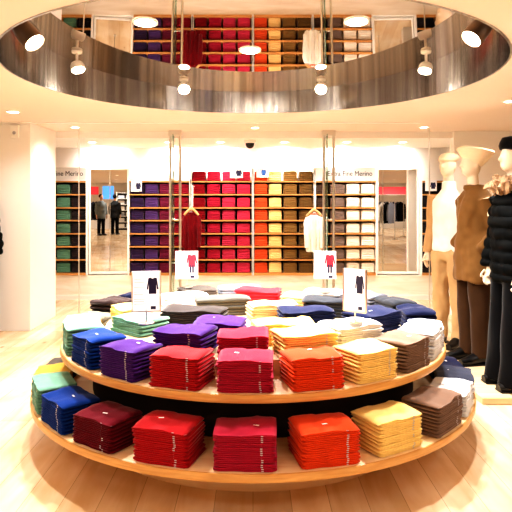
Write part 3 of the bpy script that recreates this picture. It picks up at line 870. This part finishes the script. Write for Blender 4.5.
def trousers(bm, hip=.93, flare=1.0, hem=.06):
    tube(bm, [(0, 0, 1.06), (0, 0, .98), (0, .005, .88), (0, .005, .82)], [(.15, .11), (.165, .118), (.175, .122), (.16, .115)], 24)
    for s in (-1, 1):
        tube(bm, [(s*.082, 0, .88), (s*.092, -.006, .7), (s*.097, 0, .5), (s*.1, .01, .28), (s*.102, .012, hem)],
             [(.092, .11), (.09, .1), (.076*flare, .083*flare), (.07*flare, .078*flare), (.068*flare, .082*flare)], 18)
def shoe(s, mat, parent):
    bm = bmesh.new()
    tube(bm, [(s*.1, .07, .048), (s*.1, .02, .062), (s*.104, -.05, .052), (s*.108, -.13, .036), (s*.109, -.2, .028)], [(.038, .05), (.046, .062), (.048, .052), (.049, .038), (.034, .028)], 16)
    for v in bm.verts: v.co.z = max(v.co.z, .0)
    add_box(bm, s*.105-.05, s*.105+.05, -.2, .095, 0, .018, .008)
    obj('shoe', bm, mat, parent)
def torso(bm, pts, rads, n=28): tube(bm, pts, rads, n)
FM = {'knit_white': fabric('knit_top_white', (250, 244, 234)), 'camel': fabric('camel_wool', (196, 160, 116)), 'chino': fabric('beige_chino', (204, 172, 128)),
      'tan': fabric('tan_cotton_coat', (126, 92, 52), rough=.8), 'brown': fabric('brown_trousers', (72, 50, 32)), 'down': plain('black_down_nylon', (9, 11, 11), .75, spec=.12, bump=.1, bscale=40),
      'fur': fabric('brown_fur', (176, 146, 116), var=.35, scale=60), 'black_cloth': fabric('black_cloth', (14, 13, 14)), 'cream_hat': fabric('cream_felt', (244, 224, 196))}

# --- one: white knit, open camel coat, chinos
ZS = 1.04
m1 = empty('mannequin', (1.96, 5.60, .05), R_(-50))
tag(m1, 'cream mannequin in a white knit, beige chinos and open camel coat', 'mannequin', 'dressed mannequins')
m1.scale = (1, 1, 1.045)
A1 = {-1: arm(-1, -.02), 1: [(.165, 0, 1.41), (.2, .02, 1.26), (.205, .03, 1.12), (.20, .02, 1.0), (.19, .0, .88)]}
obj('body', mannequin_body(A1), SKIN, m1)
bm = bmesh.new(); trousers(bm); bm = fuse(bm, .012, 3); ruffle(bm, .02, 10, 2, .6); ruffle(bm, .01, 22, 5, .5); obj('trousers', bm, FM['chino'], m1)
bm = bmesh.new()
torso(bm, [(0, 0, .90), (0, 0, 1.05), (0, -.005, 1.25), (0, -.005, 1.38), (0, 0, 1.45), (0, 0, 1.5)], [(.172, .125), (.165, .12), (.172, .125), (.17, .115), (.11, .085), (.066, .066)])
bm = fuse(bm, .012, 3); ruffle(bm, .008, 9, 1); obj('knit_top', bm, FM['knit_white'], m1)
obj('turtleneck', lathe([(.078, 1.47), (.07, 1.50), (.067, 1.56), (.06, 1.565), (.055, 1.55)], 28), FM['knit_white'], m1)
# open coat shell
bm = bmesh.new()
prof = [(.80, .225, .165), (.95, .21, .155), (1.12, .195, .145), (1.28, .2, .14), (1.39, .195, .128), (1.455, .12, .10)]
rows = []
for z, rx, ry in prof:
    row = []
    for k in range(29):
        a = R_(20)+R_(150)*k/28            # draped behind the shoulders
        row.append((rx*math.cos(a), ry*math.sin(a)+.01, z))
    rows.append(row)
vs = [[bm.verts.new(p) for p in r] for r in rows]
for a, b in zip(vs, vs[1:]):
    for k in range(28): bm.faces.new([a[k], a[k+1], b[k+1], b[k]])
bmesh.ops.recalc_face_normals(bm, faces=bm.faces)
bmesh.ops.solidify(bm, geom=bm.faces[:], thickness=.014)
ruffle(bm, .012, 7, 8); ct = obj('coat', bm, FM['camel'], m1)
for s in (-1, 1):
    A = A1[s]
    bm = bmesh.new(); tube(bm, [Vector(p)+Vector((0, 0, .02 if i == 0 else 0)) for i, p in enumerate(A)], [.066, .06, .054, .048, .043], 18); ruffle(bm, .012, 14, s); obj('sleeve', bm, FM['camel'], ct)
for s in (-1, 1): shoe(s, M['black'], m1)
bm = bmesh.new(); ball(bm, (0, .0, 1.79), .095, .115, .05); ball(bm, (0, -.03, 1.765), .085, .11, .022); bm = fuse(bm, .01, 3); obj('cap', bm, FM['cream_hat'], m1)

# --- two: tan coat, brown trousers, broad cream hat
m2 = empty('mannequin', (1.985, 5.04, .05), R_(-78))
tag(m2, 'mannequin in a tan coat, brown trousers and tilted broad cream hat', 'mannequin', 'dressed mannequins')
m2.scale = (1, 1, 1.03)
A2 = {s: [(s*.17, 0, 1.42), (s*.215, .03, 1.27), (s*.235, .06, 1.13), (s*.215, -.04, 1.03), (s*.08, -.02, .97)] for s in (-1, 1)}
obj('body', mannequin_body(A2), SKIN, m2)
bm = bmesh.new(); trousers(bm, flare=1.12); bm = fuse(bm, .012, 3); ruffle(bm, .016, 9, 12, .5); obj('trousers', bm, FM['brown'], m2)
bm = bmesh.new()
torso(bm, [(0, .01, .71), (0, .005, .82), (0, 0, 1.0), (0, 0, 1.15), (0, -.005, 1.32), (0, 0, 1.42), (0, .01, 1.5), (0, .012, 1.53)],
      [(.215, .155), (.205, .15), (.19, .145), (.18, .14), (.19, .14), (.18, .12), (.09, .085), (.075, .075)])
for s in (-1, 1): tube(bm, A2[s], [.076, .072, .068, .06, .05], 18)
bm = fuse(bm, .012, 3); ruffle(bm, .03, 6, 4, .5); ruffle(bm, .012, 16, 9, .8); c2 = obj('coat', bm, FM['tan'], m2)
bm = bmesh.new(); lathe([(.085, 0), (.1, .03), (.092, .055), (.07, .06), (.066, .02)], 28, bm, (0, .012, 1.48)); ruffle(bm, .01, 18, 3); obj('collar', bm, FM['tan'], c2)
bm = bmesh.new()
for k in range(5): lathe([(0, .003), (.009, .002), (.011, 0)], 14, bm, (0, 0, 0)); bmesh.ops.translate(bm, verts=bm.verts[-15*1:] if False else [], vec=(0, 0, 0))
bm.free()
for s in (-1, 1): shoe(s, M['black'], m2)
bm = lathe([(.05, .0), (.075, .01), (.10, .05), (.15, .115), (.165, .135), (.155, .15), (.09, .155), (0, .15)], 36)
bm.transform(Matrix.Translation((0, -.005, 1.70)) @ Matrix.Rotation(R_(-9), 4, 'X')); ruffle(bm, .012, 8, 6); obj('hat', bm, FM['cream_hat'], m2)

# --- three: black down jacket with fur collar
m3 = empty('mannequin', (2.04, 4.36, .05), R_(-84))
tag(m3, 'mannequin in a black down jacket with fur collar, black hat and wide trousers', 'mannequin', 'dressed mannequins')
m3.scale = (1, 1, 1.035)
A3 = {s: arm(s, .025, .02) for s in (-1, 1)}
obj('body', mannequin_body(A3), SKIN, m3)
bm = bmesh.new()
tube(bm, [(0, 0, 1.06), (0, 0, .98), (0, .005, .88), (0, .005, .78)], [(.15, .11), (.168, .13), (.18, .14), (.17, .14)], 24)
for s in (-1, 1):
    tube(bm, [(s*.08, 0, .9), (s*.088, 0, .7), (s*.092, 0, .45), (s*.096, 0, .2), (s*.1, -.01, .02)], [(.1, .135), (.108, .14), (.114, .15), (.12, .165), (.125, .185)], 20)
bm = fuse(bm, .013, 3); ruffle(bm, .02, 8, 22, .4); obj('trousers', bm, FM['black_cloth'], m3)
bm = bmesh.new()
torso(bm, [(0, 0, .80), (0, 0, .9), (0, 0, 1.05), (0, -.01, 1.25), (0, 0, 1.38), (0, .01, 1.47), (0, .012, 1.52)], [(.22, .155), (.225, .16), (.215, .155), (.22, .155), (.2, .14), (.12, .11), (.09, .09)])
for s in (-1, 1): tube(bm, A3[s], [.098, .094, .088, .08, .066], 18)
bm = fuse(bm, .012, 3)
bm.normal_update()
for v in bm.verts:      # quilted baffles
    v.co += v.normal*(abs(math.sin(v.co.z*PI/.085))**.5*.022-.012)
ruffle(bm, .012, 12, 2); c3 = obj('down_jacket', bm, FM['down'], m3)
bm = bmesh.new(); lathe([(.09, -.04), (.15, -.03), (.19, .01), (.18, .05), (.13, .075), (.085, .06)], 48, bm, (0, .0, 1.49)); 
bmesh.ops.subdivide_edges(bm, edges=bm.edges[:], cuts=2, use_grid_fill=True); ruffle(bm, .05, 26, 4); ruffle(bm, .03, 60, 7); obj('fur_collar', bm, FM['fur'], c3)
bm = lathe([(.07, .0), (.105, .005), (.115, .03), (.112, .055), (.10, .09), (.05, .11), (0, .112)], 32); bm.transform(Matrix.Translation((0, -.01, 1.765)) @ Matrix.Rotation(R_(-10), 4, 'X')); obj('hat', bm, FM['black_cloth'], m3)
for s in (-1, 1): shoe(s, M['black'], m3)
m4 = copy_tree(m3); m4.location = (-3.03, 6.02, .0); m4.rotation_euler = (0, 0, R_(58))
m4['label'] = 'mannequin in black mostly out of frame beside the pillar'
# low plinth of the three
bm = box(1.68, 3.3, 4.1, 6.1, 0, .05, .006)
tag(obj('mannequin_plinth', bm, M['tier'], smooth=False), 'low oak platform under the dressed mannequins', 'platform')

# ------------------------------------------------------------------ the shop behind, seen in the dressing mirrors
def figure(x, y, coat, label, rz):
    t = empty('person', (x, y, 0), rz); tag(t, label, 'person', 'people reflected in the dressing mirror')
    bm = bmesh.new()
    tube(bm, [(0, 0, 1.35), (0, 0, 1.45), (0, -.01, 1.53)], [(.12, .08), .055, .05], 14); ball(bm, (0, -.015, 1.62), .075, .092, .115); tube(bm, [(0, -.1, 1.63), (0, -.118, 1.60)], [.012, .014], 8)
    for s in (-1, 1): finger_set(bm, (s*.24, -.04, .84), s); tube(bm, [(s*.2, 0, 1.3), (s*.23, 0, 1.08), (s*.24, -.04, .84)], [.045, .04, .026], 12); ball(bm, (s*.074, -.01, 1.61), .012, .02, .03, 10)
    for s in (-1, 1): tube(bm, [(s*.09, 0, .9), (s*.1, 0, .5), (s*.1, .01, .08)], [.08, .05, .036], 12)
    tube(bm, [(0, 0, .85), (0, 0, 1.1), (0, 0, 1.38)], [(.14, .1), (.13, .09), (.15, .09)], 14)
    obj('body', fuse(bm, .012, 2), plain('skin', (214, 170, 140), .6), t)
    bm = bmesh.new(); torso(bm, [(0, 0, .72), (0, 0, 1.0), (0, 0, 1.3), (0, 0, 1.42), (0, 0, 1.48)], [(.22, .16), (.2, .14), (.2, .14), (.15, .1), (.07, .07)])
    for s in (-1, 1): tube(bm, [(s*.18, 0, 1.38), (s*.23, .01, 1.1), (s*.24, -.03, .88)], [.075, .065, .05], 14)
    bm = fuse(bm, .016, 3); ruffle(bm, .02, 8); obj('coat', bm, coat, t)
    bm = bmesh.new(); trousers(bm); obj('trousers', fuse(bm, .016, 2), FM['black_cloth'], t)
    bm = bmesh.new(); ball(bm, (0, .02, 1.66), .088, .1, .1); obj('hair', bm, FM['black_cloth'], t)
    for s in (-1, 1): shoe(s, M['black'], t)
figure(-2.62, -7.4, fabric('grey_coat', (120, 128, 130)), 'person in a grey coat reflected in the mirror by the purple bay', 2.6)
figure(-2.05, -7.8, fabric('dark_coat', (44, 46, 48)), 'person in a dark coat reflected in the mirror by the purple bay', .4)
def rack(x, y, mats, label, rz=0):
    t = empty('clothes_rack', (x, y, 0), rz); tag(t, label, 'clothes rack', 'clothes racks reflected in the dressing mirrors')
    bm = bmesh.new(); tube(bm, [(-.7, 0, 1.45), (.7, 0, 1.45)], .014, 10); obj('rail', bm, M['chrome'], t)
    for s in (-1, 1):
        bm = bmesh.new(); tube(bm, [(s*.68, 0, .03), (s*.68, 0, 1.46)], .014, 10); tube(bm, [(s*.68, -.25, .02), (s*.68, .25, .02)], .016, 10); obj('leg', bm, M['chrome'], t)
    for k in range(7):
        g = empty('hanging_garment', (x+math.cos(rz)*(-.54+k*.18), y+math.sin(rz)*(-.54+k*.18), .62), rz+PI/2)
        tag(g, f'{ORD[k].replace("topmost","first")} garment along the {label}', 'garment', 'garments on the reflected racks')
        bm = bmesh.new(); tube(bm, [(0, 0, 0), (0, 0, .45), (0, 0, .68), (0, 0, .77), (0, 0, .795)], [(.22, .05), (.2, .05), (.22, .045), (.1, .04), (.05, .03)], 18)
        for s in (-1, 1): tube(bm, [(s*.19, 0, .7), (s*.26, 0, .4), (s*.27, 0, .1)], [.05, .045, .036], 10)
        ruffle(bm, .02, 8, k); obj('cloth', bm, mats[k % len(mats)], g)
        bm = bmesh.new(); tube(bm, [(0, 0, .785), (.02, 0, .808), (.026, 0, .834), (.0, 0, .856), (-.022, 0, .846)], .004, 8); obj('hook', bm, M['chrome'], g)
GM = [FM['black_cloth'], FAB['charcoal'], FAB['mid grey'], FAB['white'], FAB['navy'], FAB['slate']]
rack(-3.3, -8.6, GM, 'dark rack of clothes by the reflected red sign', .5)
rack(4.7, -6.6, GM, 'rack of dark clothes reflected by the ivory bay', .9)
rack(3.9, -4.6, [GM[2], GM[3], GM[0]], 'rack of grey clothes reflected by the ivory bay', .7)
def panel(x, y, z, w, h, mat, name, label, cat):
    t = empty(name, (x, y, z)); tag(t, label, cat)
    obj('face', box(-w/2, w/2, 0, .01, 0, h), mat, t, smooth=False); obj('casing', box(-w/2-.03, w/2+.03, -.06, -.001, -.03, h+.03), M['white'], t, smooth=False)
    bm = bmesh.new()
    for s in (-1, 1): tube(bm, [(s*w*.4, -.03, h+.03), (s*w*.4, -.03, HC-z)], .008, 8)
    if z < 1: add_box(bm, -w/2, w/2, -.08, .03, -z, -.03)
    obj('support', bm, M['chrome'], t)
panel(-3.15, -9.4, 1.75, .75, .36, plain('red_sign', (226, 70, 80), .5, emis=(226, 70, 80), estr=.7), 'hanging_sign', 'plain red hanging sign reflected in the mirror by the purple bay', 'sign')
panel(-2.35, -9.8, 1.55, .5, .6, plain('blue_screen', (90, 160, 250), .4, emis=(90, 160, 250), estr=1.2), 'hanging_screen', 'blue lit screen reflected in the mirror by the purple bay', 'screen')
panel(4.95, -8.4, 1.75, 2.2, .34, plain('red_sign_long', (226, 84, 90), .5, emis=(226, 80, 90), estr=.7), 'hanging_sign', 'long red hanging sign reflected in the mirror by the black bay', 'sign')
panel(5.4, -5.8, .5, .4, 1.5, plain('blue_banner', (50, 120, 230), .4, emis=(50, 120, 230), estr=1.0), 'hanging_screen', 'tall blue lit screen reflected in the mirror by the black bay', 'screen')
def unit(x, y, label):
    t = empty('shelf_unit', (x, y, 0)); tag(t, label, 'shelf', 'white shelf units reflected in the dressing mirrors')
    for s in (-1, 1): obj('side_panel', box(s*.6-.015, s*.6+.015, -.2, .2, 0, 1.9), M['white'], t, smooth=False)
    obj('back_panel', box(-.6, .6, -.2, -.185, 0, 1.9), M['dark_back'], t, smooth=False)
    for k in range(7): obj('shelf_board', box(-.585, .585, -.185, .2, .1+k*.29, .125+k*.29), M['white'], t, smooth=False)
    for k in range(6):
        for j in range(3):
            o = inst('sweater_pile', PM[j], FAB[['white', 'pale grey', 'silver grey'][(j+k) % 3]]); o.location = (x-.38+j*.38, y, .126+k*.29); o.scale = (.3, 1, 1.2); o.rotation_euler = (0, 0, PI)
            tag(o, f'{["white", "pale grey", "silver"][(j+k) % 3]} pile on {ORD[k].replace("topmost","first")} shelf up of the {label.replace("white shelf unit ", "unit ")}', 'sweater pile', 'piles on the reflected white shelf units')
unit(-1.35, -11.5, 'white shelf unit reflected by the purple bay')
unit(4.3, -11.0, 'white shelf unit reflected by the ivory bay')

# ------------------------------------------------------------------ world and colour
w = bpy.data.worlds.new('world'); sc.world = w; w.use_nodes = True
w.node_tree.nodes['Background'].inputs[0].default_value = (1, .93, .84, 1)
w.node_tree.nodes['Background'].inputs[1].default_value = .3
sc.view_settings.view_transform = 'Standard'
sc.view_settings.look = 'High Contrast'
sc.view_settings.exposure = .26
sc.cycles.use_denoising = True
sc.cycles.max_bounces = 8
sc.cycles.diffuse_bounces = 5
sc.cycles.sample_clamp_indirect = 8
